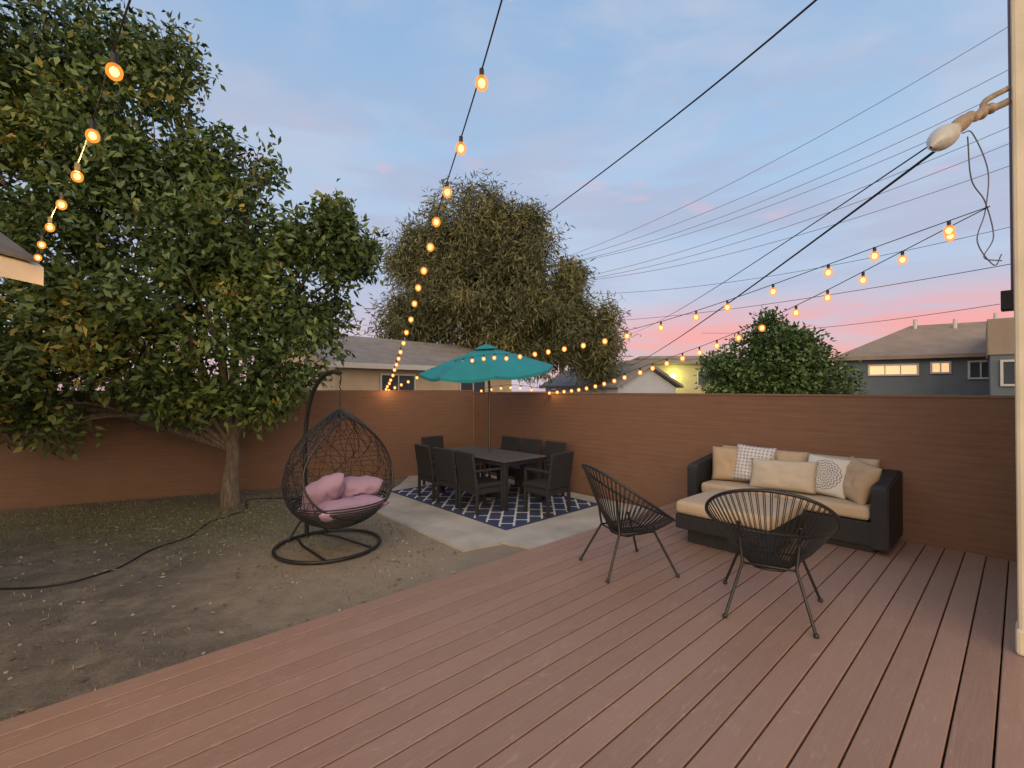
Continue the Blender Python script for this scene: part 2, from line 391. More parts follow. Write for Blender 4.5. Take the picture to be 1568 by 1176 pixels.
for bb in bl:
    c=Vector(bb[:3]); s=Vector((-.8,21,2.8)); pl=catmull([s,s.lerp(c,.5)+Vector((0,0,.4)),c],5)
    paths.append((pl,[.2*(1-.8*i/(len(pl)-1)) for i in range(len(pl))]))
v_,f_=taper(paths,8,.05); mesh_obj('trunk',v_,f_,M_bark,pt,True)

ot=empty('orange_tree')
bl=[(6.5,11.5,2.35,1.15,1.2,1.1),(5.65,11.5,1.95,.85,1,.85),(7.45,11.6,1.95,.85,1,.95),(6.25,11.4,3.15,.45,.5,.42),(6.9,11.4,2.9,.5,.5,.45),(6.6,11.5,1.3,1.6,1.2,.9)]
foliage('leaves',bl+sprigs(bl,14,.16,5),3000,9,0.13,0.065,M_orange,ot,droop=0.2,spread=0.09,gap=-0.26,gs=1.6,shell=.4,seed=9)
v_,f_=taper([([Vector((6.5,11.5,-.05)),Vector((6.5,11.5,.7)),Vector((6.5,11.5,1.6))],[.13,.11,.06])]+
  [([Vector((6.5,11.5,.9)),Vector(b[:3])],[.06,.02]) for b in bl],8,.05); mesh_obj('trunk',v_,f_,M_bark,ot,True)

# leaf litter & grass
def scatter(name,n,size,mat,region,seed,flat=True):
    rs=random.Random(seed); verts=[];faces=[];rn=[]
    k=0
    while k<n:
        p=region(rs)
        if p is None: continue
        k+=1; a=rs.uniform(0,6.28); s=size*rs.uniform(.5,1.3); c,sn=math.cos(a),math.sin(a); i=len(verts)
        if flat:
            z=0.012
            for (lx,ly,lz) in ((-.5,0,rs.uniform(0,.25)),(0,.24,rs.uniform(0,.2)),(.5,0,rs.uniform(0,.4)),(0,-.24,rs.uniform(0,.2))):
                verts.append((p[0]+(lx*c-ly*sn)*s,p[1]+(lx*sn+ly*c)*s,z+lz*s*.5))
        else:
            tx,ty=rs.uniform(-.5,.5)*s,rs.uniform(-.5,.5)*s
            wv=.004
            verts+= [(p[0]-wv*c,p[1]-wv*sn,0),(p[0]+wv*c,p[1]+wv*sn,0),(p[0]+wv*.4*c+tx,p[1]+wv*.4*sn+ty,s),(p[0]-wv*.4*c+tx,p[1]-wv*.4*sn+ty,s)]
        faces.append((i,i+1,i+2,i+3)); rn.append(rs.random())
    o=mesh_obj(name,verts,faces,mat); at=o.data.attributes.new('rnd','FLOAT','FACE'); at.data.foreach_set('value',rn)
def yard(rs):
    u=rs.uniform(-5,3.15); v=rs.uniform(3.4,11); p=UV(u,v)
    rel=(p-c0)
    if rel.x*(-.426)+rel.y*.905 > -0.08: return None
    return (p.x,p.y)
def yard_near_tree(rs):
    p=(rs.gauss(-5.0,1.9),rs.gauss(6.7,.8)); rel=Vector((p[0],p[1],0))-c0
    if rel.x*(-.426)+rel.y*.905 > -0.08: return None
    if Vector((p[0],p[1],0)).dot(U)>3.1: return None
    return p
def yard_patches(rs):
    p=yard(rs)
    if p is None or noise.noise(Vector((p[0]*1.1,p[1]*1.1,3.3)))<0.18: return None
    return p
scatter('leaf_litter',800,0.055,M_litter,yard,1)
scatter('leaf_litter',1700,0.055,M_litter,yard_near_tree,2)
scatter('grass',8000,0.035,M_grass,yard_near_tree,4,False)
scatter('grass',4000,0.025,M_litter,yard_patches,6,False)
M_stone=simple('pebble_stone',(0.36,0.32,0.26),0.9,0.3,20)
rs=random.Random(11); cs=[]
while len(cs)<200:
    p=yard(rs)
    if p: cs.append((p[0],p[1],0.004))
spheres('pebbles',cs,0.014,M_stone,None,6,(1,1.2,.6))

# garden hose
hz=0.012
tubes('garden_hose',[catmull([(-6.5,4.6,hz),(-4.6,4.35,hz),(-4.1,4.75,hz),(-4.15,5.4,hz),(-4.05,5.9,hz),(-4.2,6.5,hz),(-4.1,7.2,hz),(-4.4,7.85,hz),(-3.6,7.9,hz),(-3.5,7.5,hz)],8)],0.009,M_black)

# ---------------------------------------------------------------- patio umbrella & dining set
def dining_chair(u,v,rot):
    p=UV(u,v,0.044); e=empty('wicker_dining_chair',p,TH+rot)
    box('seat',(0.50,0.50,0.07),(0.0,0,0.41),M_wick2,e,bevel=.02)
    box('apron',(0.46,0.47,0.09),(0.0,0,0.33),M_wick2,e,bevel=.01)
    box('backrest',(0.045,0.50,0.50),(-0.265,0,0.655),M_wick2,e,rot=(0,R(-9),0),bevel=.02)
    for s in (-1,1):
        box('front_leg',(0.042,0.042,0.62),(0.215,s*.235,0.31),M_wick2,e,bevel=.006)
        box('back_leg',(0.042,0.042,0.42),(-0.225,s*.235,0.21),M_wick2,e,bevel=.006)
        box('armrest',(0.50,0.05,0.035),(-0.03,s*.245,0.635),M_wick2,e,bevel=.012)
for vv in (5.52,6.1,6.68):
    dining_chair(4.42,vv,R(random.uniform(-5,5))); dining_chair(5.78,vv,R(180+random.uniform(-5,5)))
dining_chair(5.10,4.80,R(92)); dining_chair(5.0,7.45,R(-88))
M_top=simple('grey_slats',(0.085,0.085,0.095),0.4,0.25,8,0.1,stretch=(1,12,1))
e=empty('dining_table',UV(5.04,6.1,0.044),TH)
for i in range(9):
    box('slat',(0.094,1.84,0.022),(-0.40+i*0.10,0,0.735),M_top,e,bevel=.003)
box('apron',(0.82,1.74,0.07),(0,0,0.685),M_wick2,e,bevel=.01)
for sx in (-1,1):
    for sy in (-1,1): box('leg',(0.085,0.085,0.66),(sx*.37,sy*.83,.33),M_wick2,e,bevel=.008)

M_teal=simple('teal_canvas',(0.012,0.215,0.25),0.8,0.12,3,0.2,200)
M_pole=simple('umbrella_pole_metal',(0.09,0.075,0.06),0.4,0.15,8,0.05,metal=.6)
um=empty('patio_umbrella',UV(5.05,6.08,0.044),0)
tilt=Euler((R(8),R(-3.0),0)).to_matrix()
ap=Vector((-0.06,0,2.53))
def canopy():
    verts=[];faces=[]; N=8; rings=7; per=8
    Rr=1.15;drop=0.38
    def pt(ring,a):
        f=ring/rings; k=a/per; seg=math.floor(k); fr=k-seg
        a0=2*math.pi*(seg+.2)/N; a1=2*math.pi*(seg+1.2)/N
        p0=Vector((math.cos(a0),math.sin(a0),0));p1=Vector((math.cos(a1),math.sin(a1),0))
        q=p0.lerp(p1,fr)*(Rr*f)
        z=-drop*(f**1.12)-0.05*f*math.sin(math.pi*fr)+0.0
        q*= 1-0.03*math.sin(math.pi*fr)*f
        return tilt@Vector((q.x,q.y,z))+ap
    verts.append(ap)
    for r in range(1,rings+1):
        for a in range(N*per): verts.append(pt(r,a))
    M=N*per
    for a in range(M): faces.append((0,1+a,1+(a+1)%M))
    for r in range(1,rings):
        for a in range(M):
            faces.append((1+(r-1)*M+a,1+r*M+a,1+r*M+(a+1)%M,1+(r-1)*M+(a+1)%M))
    b=len(verts)
    for a in range(M):
        v=verts[1+(rings-1)*M+a]; verts.append(v+tilt@Vector((0,0,-0.045)))
    for a in range(M): faces.append((1+(rings-1)*M+a,b+a,b+(a+1)%M,1+(rings-1)*M+(a+1)%M))
    mesh_obj('canopy',verts,faces,M_teal,um)
    ribs=[];st=[]
    for s in range(N):
        tip=pt(rings,s*per)+Vector((0,0,-.012)); ribs.append([ap+Vector((0,0,-.05)),pt(3,s*per)+Vector((0,0,-.015)),tip])
        st.append([tilt@Vector((0,0,-.55))+ap,pt(4,s*per)+Vector((0,0,-.02))])
    tubes('ribs',ribs,.008,M_pole,um); tubes('stretchers',st,.007,M_pole,um)
    vv=[ap+Vector((0,0,.055))]+[tilt@Vector((.2*math.cos(2*math.pi*(k+.2)/8),.2*math.sin(2*math.pi*(k+.2)/8),-.02))+ap for k in range(8)]
    mesh_obj('vent_cap',vv,[(0,1+k,1+(k+1)%8) for k in range(8)],M_teal,um)
canopy()
tubes('pole',[[(0,0,0.05),(0,0,1.85),ap+Vector((0,0,.09))]],.021,M_pole,um,res=4)
spheres('finial',[ap+Vector((0,0,.10))],.025,M_pole,um)
v_,f_=taper([([Vector((0,0,0)),Vector((0,0,.05)),Vector((0,0,.09)),Vector((0,0,.11)),Vector((0,0,.35))],[.26,.25,.12,.032,.03])],20); mesh_obj('base',v_,f_,M_black,um,False)

# ---------------------------------------------------------------- pillows
def pillow(name,wd,ht,th,loc,rot,mat,parent,n=20,pinch=.05,wrk=1.0):
    verts=[];faces=[]
    for side in (1,-1):
        for i in range(n+1):
            for j in range(n+1):
                a=-1+2*i/n; b=-1+2*j/n
                tt=th/2*((1-a**4)*(1-b**4))**.55
                wr=wrk*(0.012*noise.noise(Vector((a*2.5+loc[0]*7,b*2.5+loc[1]*9,side)))+.006*noise.noise(Vector((a*6+loc[1]*5,b*6+loc[0]*3,side*2))))
                y=a*wd/2*(1-pinch*(1-b*b)); z=b*ht/2*(1-pinch*(1-a*a))
                verts.append((side*(tt+wr*(1-a*a)*(1-b*b)*2),y,z))
    m=(n+1)**2
    for s in range(2):
        for i in range(n):
            for j in range(n):
                q=[s*m+i*(n+1)+j,s*m+(i+1)*(n+1)+j,s*m+(i+1)*(n+1)+j+1,s*m+i*(n+1)+j+1]
                faces.append(tuple(q if s==0 else q[::-1]))
    o=mesh_obj(name,verts,faces,mat,parent,True,loc,rot)
    bm=bmesh.new(); bm.from_mesh(o.data); bmesh.ops.remove_doubles(bm,verts=bm.verts,dist=.0005); bm.to_mesh(o.data); bm.free()
    return o
def pattern_mat(kind):
    m,t,b,co=new_mat(kind+'_pillow_fabric')
    s=t.node('ShaderNodeSeparateXYZ'); t.l.new(co,s.inputs[0]); y,z=s.outputs[1],s.outputs[2]
    if kind=='dotted':
        a=t.math('SINE',t.math('MULTIPLY',t.math('ADD',y,z),75)); b2=t.math('SINE',t.math('MULTIPLY',t.math('SUBTRACT',y,z),75))
        msk=t.math('GREATER_THAN',t.math('MULTIPLY',a,b2),0.28)
        c=t.mix(msk,(0.54,0.53,0.54),(0.30,0.285,0.31))
    else:
        r=t.math('SQRT',t.math('ADD',t.math('MULTIPLY',y,y),t.math('MULTIPLY',z,z)))
        an=t.math('ARCTAN2',z,y)
        pet=t.math('MULTIPLY',t.math('SINE',t.math('MULTIPLY',an,16)),0.008)
        rings=t.math('SINE',t.math('MULTIPLY',t.math('ADD',r,pet),210))
        msk=t.math('MULTIPLY',t.math('GREATER_THAN',rings,0.25),t.math('LESS_THAN',r,0.165))
        c=t.mix(msk,(0.56,0.54,0.51),(0.21,0.21,0.24))
    t.set(b.inputs['Base Color'],c); b.inputs['Roughness'].default_value=.9
    t.l.new(t.bump(t.noise(co,220,2),.2,.005),b.inputs['Normal']); return m

# ---------------------------------------------------------------- sofa + ottoman
sf=empty('wicker_sofa',UV(6.06,1.88,DZ),TH)
HL=0.94
box('base',(0.74,1.84,0.24),(0,0,0.18),M_wick,sf,bevel=.012)
box('plinth',(0.66,1.76,0.06),(0.0,0,0.03),M_black,sf,bevel=.004)
box('back',(0.10,1.88,0.46),(0.35,0,0.51),M_wick,sf,rot=(0,R(5),0),bevel=.025)
for s in (-1,1):
    pr=[(-.40,.05),(.40,.05),(.42,.74),(.30,.74),(-.36,.66),(-.40,.62)]
    y0,y1=s*HL-.07,s*HL+.07
    vv=[(x,y0,z) for x,z in pr]+[(x,y1,z) for x,z in pr]
    ff=[tuple(range(6)),tuple(reversed(range(6,12)))]+[(i,6+i,6+(i+1)%6,(i+1)%6) for i in range(6)]
    o=mesh_obj('arm',vv,ff,M_wick,sf)
    bm=bmesh.new(); bm.from_mesh(o.data); bmesh.ops.recalc_face_normals(bm,faces=bm.faces)
    bmesh.ops.bevel(bm,geom=bm.edges[:],offset=.014,segments=2,affect='EDGES'); bm.to_mesh(o.data); bm.free()
for yy in (-.43,.43):
    box('seat_cushion',(0.66,0.855,0.14),(-0.03,yy,0.375),M_cush,sf,bevel=.045,seg=4,smooth=True)
T=R(14)
pillow('back_cushion',.60,.42,.17,(.22,.12,.66),(0,T,0),M_cush,sf,pinch=.02)
pillow('back_cushion',.62,.42,.17,(.22,-.53,.65),(0,T,0),M_cush,sf,pinch=.02)
pillow('back_cushion',.50,.42,.17,(.22,.60,.66),(0,T,0),M_cush,sf,pinch=.02)
pillow('throw_pillow',.44,.44,.17,(.02,.64,.66),(0,R(16),R(20)),M_pil,sf)
pillow('dotted_pillow',.46,.46,.15,(.03,.36,.69),(R(3),R(18),R(4)),pattern_mat('dotted'),sf)
pillow('lumbar_pillow',.72,.36,.16,(-.12,.0,.62),(R(-3),R(20),R(-4)),M_cream,sf)
pillow('mandala_pillow',.44,.44,.15,(-.04,-.42,.66),(R(4),R(20),R(-5)),pattern_mat('mandala'),sf)
pillow('throw_pillow',.46,.44,.17,(-.08,-.70,.65),(R(10),R(20),R(-42)),M_pil,sf)
om=empty('wicker_ottoman',UV(5.08,2.02,DZ),TH)
box('frame',(0.92,0.94,0.15),(0,0,0.225),M_wick,om,bevel=.012)
box('plinth',(0.74,0.76,0.15),(0.0,0,0.075),M_wick,om,bevel=.006)
box('cushion',(0.94,0.95,0.14),(0,0,0.37),M_cush,om,bevel=.05,seg=4,smooth=True)

# ---------------------------------------------------------------- acapulco chairs
def acapulco(x,y,heading):
    e=empty('acapulco_chair',(x,y,DZ),heading)
    def rim(a):
        ca=math.cos(a)
        return Vector((.02+.40*ca, .425*math.sin(a)*(1-.10*ca), .43+.50*((1-ca)/2)**1.25))
    N=60
    tubes('rim',[[rim(2*math.pi*i/N) for i in range(N)]],.0125,M_black,e,cyclic=True,res=3)
    hub=Vector((-.06,0,.30)); hr=.085
    def hubp(a): return hub+Vector((hr*math.cos(a),hr*1.2*math.sin(a),.03*(1-math.cos(a))/2))
    tubes('hub_ring',[[hubp(2*math.pi*i/24) for i in range(24)]],.010,M_black,e,cyclic=True)
    cords=[]
    for i in range(64):
        a=2*math.pi*(i+.5)/64
        for da in (-.012,.012):
            p=rim(a+da); q=hubp(a+da*2)
            m=p.lerp(q,.5)+Vector((0,0,-.035))
            cords.append([p,p.lerp(q,.25)+Vector((0,0,-.022)),m,p.lerp(q,.75)+Vector((0,0,-.024)),q])
    tubes('cords',cords,.0030,M_cord,e,res=1)
    feet=[(-.33,-.27),(-.33,.27),(.30,-.33),(.30,.33)]
    legs=[]
    for fx,fy in feet:
        tx,ty=fx*.50,fy*.62
        a=math.atan2(ty/.40,(tx-.02)/.38)
        legs.append([(fx,fy,.012),(tx,ty,.36 if fx<0 else .37),tuple(rim(a*1.0+0).lerp(hub,.35))])
    tubes('legs',legs,.0105,M_black,e,res=3)
    tubes('base_ring',[[(-.165,-.167,.355),(-.165,.167,.355),(.15,.205,.365),(.15,-.205,.365)]],.009,M_black,e,cyclic=True)
    spheres('feet',[(fx,fy,.014) for fx,fy in feet],.018,M_black,e)
acapulco(1.04,4.25,R(16)); acapulco(1.90,3.46,R(60))

# ---------------------------------------------------------------- hanging egg chair
eg=empty('hanging_egg_chair',(-2.16,5.52,0),math.atan2(-.66,.75))   # local +x = facing
tubes('base_ring',[[(.58*math.cos(2*math.pi*i/48),.58*math.sin(2*math.pi*i/48),.03) for i in range(48)]],.020,M_black,eg,cyclic=True,res=4)
tubes('base_bars',[[(-.56,-.12,.03),(-.2,-.22,.03),(.50,-.28,.03)],[(-.56,.12,.03),(-.2,.22,.03),(.50,.28,.03)],[(-.57,0,.03),(-.50,0,.03)]],.014,M_black,eg)
HX=.25
tubes('stand_pole',[catmull([(-.56,0,.03),(-.57,0,.40),(-.62,0,.85),(-.60,0,1.35),(-.46,0,1.75),(-.22,0,1.98),(.05,0,2.06),(HX,0,2.04)],8)],.026,M_black,eg,res=4)
tubes('brace',[[(-.50,-.25,.03),(-.57,0,.32)],[(-.50,.25,.03),(-.57,0,.32)]],.014,M_black,eg)
tubes('hook',[catmull([(HX,0,2.03),(HX+.02,0,1.99),(HX+.01,0,1.95),(HX-.01,0,1.93)],5)],.009,M_black,eg)
tubes('chain',[[(HX+.008*math.cos(k*1.6),.008*math.sin(k*1.6),1.93-k*.015) for k in range(20)]],.006,M_black,eg)
Z0=.30;HH=1.33
def prof(z):
    zz=z-Z0
    if zz<.5: return .60*math.sqrt(max(0,1-((zz-.5)/.5)**2))
    return .60*max(0,1-((zz-.5)/(HH-.5))**2)**.80
def opening(z):
    q=(z-Z0-.70)/.55
    return R(64)*math.sqrt(1-q*q) if abs(q)<1 else -1
def ep(th,z,k=1.0):
    r=prof(z)*k; return Vector((HX+r*math.cos(th)*.92,r*math.sin(th),z))
def clip(gen):
    out=[];cur=[]
    for th,z in gen:
        tt=(th+math.pi)%(2*math.pi)-math.pi
        if abs(tt)<opening(z):
            if len(cur)>1: out.append(cur)
            cur=[]
        else: cur.append(ep(th,z))
    if len(cur)>1: out.append(cur)
    return out
L=[]
rs=random.Random(5)
for i in range(34):
    a=2*math.pi*i/34
    for sgn in (-1,1):
        ph=rs.uniform(0,.3)
        L+=clip([(a+sgn*(ph+1.5*k/40+.10*math.sin(k*.35+i)),Z0+.005+(HH-.01)*k/40) for k in range(41)])
for i in range(30):
    a=2*math.pi*i/30+.1
    L+=clip([(a+.06*math.sin(k*.3+i*2),Z0+.005+(HH-.01)*k/40) for k in range(41)])
for i in range(14):
    z=Z0+.3+.07*i
    L+=clip([(2*math.pi*k/60,z+.02*math.sin(k*.5+i)) for k in range(61)])
tubes('woven_shell',L,.0030,M_cord,eg,res=1)
L=[]
for i in range(13):
    z=Z0+.012+.017*i+.0006*i*i
    L.append([ep(2*math.pi*k/40,z) for k in range(41)])
tubes('woven_bottom',L,.008,M_cord,eg,res=1)
rimp=[]
for k in range(41):
    z=Z0+.15+1.10*(k/40)
    z=min(max(z,Z0+.1501),Z0+1.2499); rimp.append((opening(z),z))
ring=[ep(a,z,1.01) for a,z in rimp]+[ep(-a,z,1.01) for a,z in reversed(rimp)]
tubes('rim',[ring],.012,M_black,eg,cyclic=True,res=3)
L=[[ep(a,Z0+HH-.10+.1*k/6 if k<6 else Z0+HH-.003) for k in range(7)] for a in [2*math.pi*j/16 for j in range(16)]]
tubes('crown',L,.008,M_black,eg)
pillow('seat_cushion',.82,.74,.24,(HX+.04,0,Z0+.21),(0,R(82),0),M_mauve,eg,wrk=2)
pillow('back_cushion',.46,.44,.24,(HX+.02,-.20,Z0+.40),(R(22),R(38),R(12)),M_mauve,eg,pinch=.0,wrk=2)
pillow('back_cushion',.50,.34,.24,(HX+.0,.24,Z0+.37),(R(-8),R(40),R(-12)),M_mauve,eg,pinch=.0,wrk=2)

# ---------------------------------------------------------------- string lights
M_bulb=emis('bulb_filament',(1.0,0.68,0.25),5)
mg=bpy.data.materials.new('bulb_glass_glow'); mg.use_nodes=True; t=NT(mg.node_tree)
tr=t.node('ShaderNodeBsdfTransparent'); em=t.node('ShaderNodeEmission'); em.inputs[0].default_value=(1.0,.30,.04,1); em.inputs[1].default_value=1.5
mx=t.node('ShaderNodeMixShader'); mx.inputs[0].default_value=.6
t.l.new(tr.outputs[0],mx.inputs[1]); t.l.new(em.outputs[0],mx.inputs[2]); t.l.new(mx.outputs[0],t.n['Material Output'].inputs[0])
mg.cycles.emission_sampling='NONE'
def string_lights(pts,spacing,r=.03,start=.1,cab=.0045):
    e=empty('string_lights'); P=catmull(pts,24)
    tubes('cable',[P],cab,M_wire,e,res=1)
    acc=-start; cs=[]
    for i in range(1,len(P)):
        acc+=(P[i]-P[i-1]).length
        if acc>=spacing*(1+.12*math.sin(i*1.7)): acc=0; cs.append(P[i]+Vector((random.uniform(-.008,.008),0,-.06)))
    spheres('bulbs',cs,r*.55,M_bulb,e,8,(1,1,1.2)); spheres('glass',cs,r,mg,e,12,(1,1,1.15))
    tubes('sockets',[[c+Vector((0,0,.022)),c+Vector((0,0,.062))] for c in cs],.010,M_wire,e)
    return cs
H=(2.90,2.82,2.97)
s1=string_lights([(.30,.6,3.50),(-.13,2.0,3.24),(-.52,3.19,3.04),(-.90,4.42,2.82),(-1.27,5.6,2.58),(-1.95,7.7,2.20),(-2.72,10.0,1.86)],.40,.029,cab=.0035)
s2=string_lights([H,(1.45,4.56,2.52),(.065,6.4,2.36),(-.40,7.0,2.38),(-1.3,8.2,2.27),(-2.72,10.0,1.86)],.27,.030,-.15,cab=.003)
s3=string_lights([H,(2.29,4.27,2.48),(1.745,5.79,2.18),(1.2,7.3,1.94),(.66,8.83,1.84)],.25,.029,-.1,cab=.003)
s4=string_lights([(-.7,.95,2.90),(-1.15,1.36,2.92),(-1.9,2.05,2.90),(-2.7,2.73,2.88),(-3.69,3.6,2.90)],.50,.023,.25,cab=.0028)
s5=string_lights([(.66,8.83,1.86),(-.0,9.5,1.95),(-.7,10.2,1.88)],.3,.029)
def plight(name,p,e,col=(1,.6,.25),r=.04):
    l=bpy.data.lights.new(name,'POINT'); l.energy=e; l.color=col; l.shadow_soft_size=r
    o=bpy.data.objects.new(name,l); link(o); o.location=p
for c in s4[2:-1:2]: plight('bulb_light',c,30,(1,.58,.18),r=.05)
plight('bulb_light',Vector((-3.45,3.75,2.55)),3,(1,.5,.15))
plight('bulb_light',Vector((-2.5,9.5,1.85)),5,(1,.5,.18)); plight('bulb_light',Vector((.7,8.6,1.9)),5,(1,.5,.18))

# ---------------------------------------------------------------- house corner at right
M_stucco=simple('cream_stucco',(0.62,0.52,0.36),0.9,0.08,3,0.4,120)
M_trim=simple('cream_trim',(0.60,0.54,0.41),0.7,0.10,3,0.1,60)
M_pipe=simple('purple_brown_pipe',(0.10,0.05,0.06),0.5,0.2)
hs=empty('house',UV(4.21,-.030,0),TH)
box('wall',(2.0,4.5,6.6),(1.16,-2.36,3.3),M_stucco,hs,bevel=.01)
box('corner_trim',(0.16,0.16,6.3),(0.05,-.02,DZ+3.15),M_trim,hs,bevel=.02)
box('trim_foot',(0.18,0.18,0.16),(0.05,-.02,DZ+.08),M_trim,hs,bevel=.02)
tubes('downspout',[[(.75,.04,6.4),(.75,.04,2.52)]],.04,M_pipe,hs)
box('junction_box',(.12,.12,.14),(.72,.07,2.50),M_wire,hs)
box('roof_slab',(2.6,5.0,.14),(1.2,-2.5,6.68),M_trim,hs)
# flood light
M_glass=simple('frosted_bulb',(0.42,0.42,0.41),0.15,0.04,3,0.0)
M_tan=simple('aged_beige_metal',(0.27,0.20,0.145),0.6,0.3,20,.2)
fl=empty('flood_light')
def along(a,b,rads):
    a=Vector(a);b=Vector(b); n=len(rads); return ([a.lerp(b,i/(n-1)) for i in range(n)],rads)
v_,f_=taper([along((2.345,2.6,3.215),(2.53,2.64,3.35),[.006,.036,.054,.062,.064,.060,.050,.038,.028])],24); mesh_obj('bulb',v_,f_,M_glass,fl,True)
v_,f_=taper([along((2.51,2.635,3.335),(2.63,2.67,3.425),[.032,.040,.042,.040,.036,.024])],16); mesh_obj('socket',v_,f_,M_tan,fl,True)
tubes('arm',[catmull([(2.62,2.67,3.42),(2.72,2.72,3.45),(2.80,2.76,3.52),(2.95,2.83,3.58),(3.10,2.90,3.66)],6)],.020,M_tan,fl,res=4)
tubes('arm',[catmull([(2.80,2.76,3.50),(2.86,2.80,3.60),(3.10,2.90,3.74)],6)],.017,M_tan,fl,res=4)
spheres('knuckle',[(2.64,2.675,3.43),(2.78,2.75,3.49),(2.9,2.81,3.56)],.032,M_tan,fl)
tubes('loose_cable',[catmull([(2.62,2.7,3.35),(2.78,2.8,3.40),(2.92,2.85,3.20),(2.90,2.85,2.95),(2.80,2.8,2.75),(2.95,2.85,2.62),(3.05,2.9,2.7)],10),
  catmull([(2.65,2.7,3.33),(2.72,2.75,3.10),(2.88,2.83,3.0),(2.96,2.86,2.8),(2.86,2.82,2.66),(3.05,2.9,2.66)],10)],.0035,M_wireg,fl,res=1)

# left garage corner with lit eave
gr=empty('garage')
M_white=simple('white_eave_paint',(0.55,0.50,0.43),0.7,0.06,3,0.1)
M_shing=simple('asphalt_shingle',(0.12,0.11,0.105),0.9,0.25,5,0.5,60)
box('wall',(3.0,4.2,2.6),(-6.25,1.15,1.3),M_stucco,gr)
def prism(name,pts,depth,mat,parent,axis='y',loc=(0,0,0),rot=(0,0,0)):
    n=len(pts); vv=[(x,0,z) for x,z in pts]+[(x,depth,z) for x,z in pts]
    ff=[tuple(range(n)),tuple(reversed(range(n,2*n)))]+[(i,n+i,n+(i+1)%n,(i+1)%n) for i in range(n)]
    o=mesh_obj(name,vv,ff,mat,parent,False,loc,rot)
    bm=bmesh.new(); bm.from_mesh(o.data); bmesh.ops.recalc_face_normals(bm,faces=bm.faces); bm.to_mesh(o.data); bm.free(); return o
prism('roof',[(-3.62,2.66),(-3.62,2.80),(-6.25,4.75),(-8.9,2.80),(-8.9,2.66),(-6.25,4.55)],4.7,M_white,gr,loc=(0,-1.1,0))
prism('shingles',[(-3.60,2.815),(-3.60,2.84),(-6.25,4.80),(-8.92,2.84),(-8.92,2.815),(-6.25,4.765)],4.66,M_shing,gr,loc=(0,-1.12,0))

# ---------------------------------------------------------------- neighbour buildings
M_roofg=simple('grey_shingle_roof',(0.23,0.207,0.19),0.9,0.2,2,0.6,30,stretch=(1,1,4))
M_rooft=simple('tan_roof',(0.25,0.195,0.155),0.9,0.15,2,0.5,30)
M_beige=simple('beige_stucco',(0.46,0.37,0.265),0.9,0.08,2,0.3,60)
M_whitew=simple('white_siding',(0.44,0.46,0.52),0.8,0.06,2,0.2,40)
M_blue=simple('bluegrey_stucco',(0.12,0.145,0.17),0.9,0.1,2,0.3,60)
M_frame=simple('white_frame',(0.5,0.49,0.47),0.6,0.05)
M_dark=simple('dark_glass',(0.05,0.06,0.08),0.15,0.1,2,0.0)
M_warmw=emis('lit_window',(1.0,0.62,0.32),0.7)
def window(parent,x,y,z,wd,ht,mat,mull=2):
    box('window_glass',(wd,.02,ht),(x,y-.012,z),mat,parent,bevel=0)
    for s in (-1,1):
        box('window_frame',(.06,.06,ht+.12),(x+s*(wd/2+.03),y-.035,z),M_frame,parent,bevel=.005)
        box('window_frame',(wd,.06,.06),(x,y-.035,z+s*(ht/2+.03)),M_frame,parent,bevel=.005)
    for k in range(1,mull):
        box('mullion',(.035,.04,ht),(x-wd/2+wd*k/mull,y-.045,z),M_frame,parent,bevel=.003)
def gable_house(name,loc,rz,wd,dp,wall,rise,mw,mr,over=.35,ridge='x'):
    e=empty(name,loc,rz)
    box('walls',(wd,dp,wall),(0,0,wall/2),mw,e,bevel=.01)
    if ridge=='x':
        half=dp/2+over
        o=prism('roof',[(-half,wall-.03),(-half,wall+.10),(0,wall+rise+.10),(half,wall+.10),(half,wall-.03),(0,wall+rise-.06)],wd+2*over,mr,e)
        o.rotation_euler=(0,0,R(90)); o.location=(wd/2+over,0,0)
        for s in (-1,1):
            g_=prism('gable',[(-dp/2,wall),(dp/2,wall),(0,wall+rise*.92)],.1,mw,e); g_.rotation_euler=(0,0,R(90)); g_.location=(s*(wd/2-.06)+.05,0,0)
    else:
        half=wd/2+over
        prism('roof',[(-half,wall-.03),(-half,wall+.08),(0,wall+rise+.08),(half,wall+.08),(half,wall-.03),(0,wall+rise-.06)],dp+2*over,mr,e,loc=(0,-dp/2-over,0))
        for s in (-1,1):
            prism('gable',[(-wd/2,wall),(wd/2,wall),(0,wall+rise*.9)],.1,mw,e,loc=(0,s*(dp/2-.06)-.05,0))
    return e
b1=gable_house('beige_house',(-4.6,18.2,0),R(46),7.4,5.6,2.55,1.15,M_beige,M_roofg)
box('fascia',(8.1,.05,.16),(0,-3.17,2.56),M_frame,b1)
window(b1,1.6,-2.8,1.85,1.2,.9,M_dark); window(b1,-1.6,-2.8,1.85,1.2,.9,M_dark)
tubes('vent_pipe',[[(1,.8,3.2),(1,.8,4.0)]],.06,M_frame,b1)
b2=gable_house('white_garage',(4.7,23.5,0),R(27),3.4,6.0,1.95,.98,M_whitew,M_roofg,over=.25,ridge='y')
b3=empty('yellow_house',(10.3,29.5,0),R(-6))
box('walls',(6.0,5.0,3.3),(0,0,1.65),simple('yellow_stucco',(0.42,0.37,0.23),.9,.1,2),b3)
box('roof',(6.8,5.8,.22),(0,0,3.42),M_roofg,b3); box('roof_upper',(5.2,4.2,.3),(0,0,3.68),M_roofg,b3,bevel=.12)
window(b3,1.3,-2.5,2.5,1.2,.8,M_dark)
yl=emis('porch_lamp',(0.95,1.0,0.25),9)
spheres('porch_lamp_globe',[(-.75,-2.66,2.62)],.16,yl,b3)
plight('porch_light',Vector((10.3-.95,26.5,2.6)),40,(.95,1,.3),.15)
b4=empty('blue_grey_house',(16.8,17.5,0),R(-35))
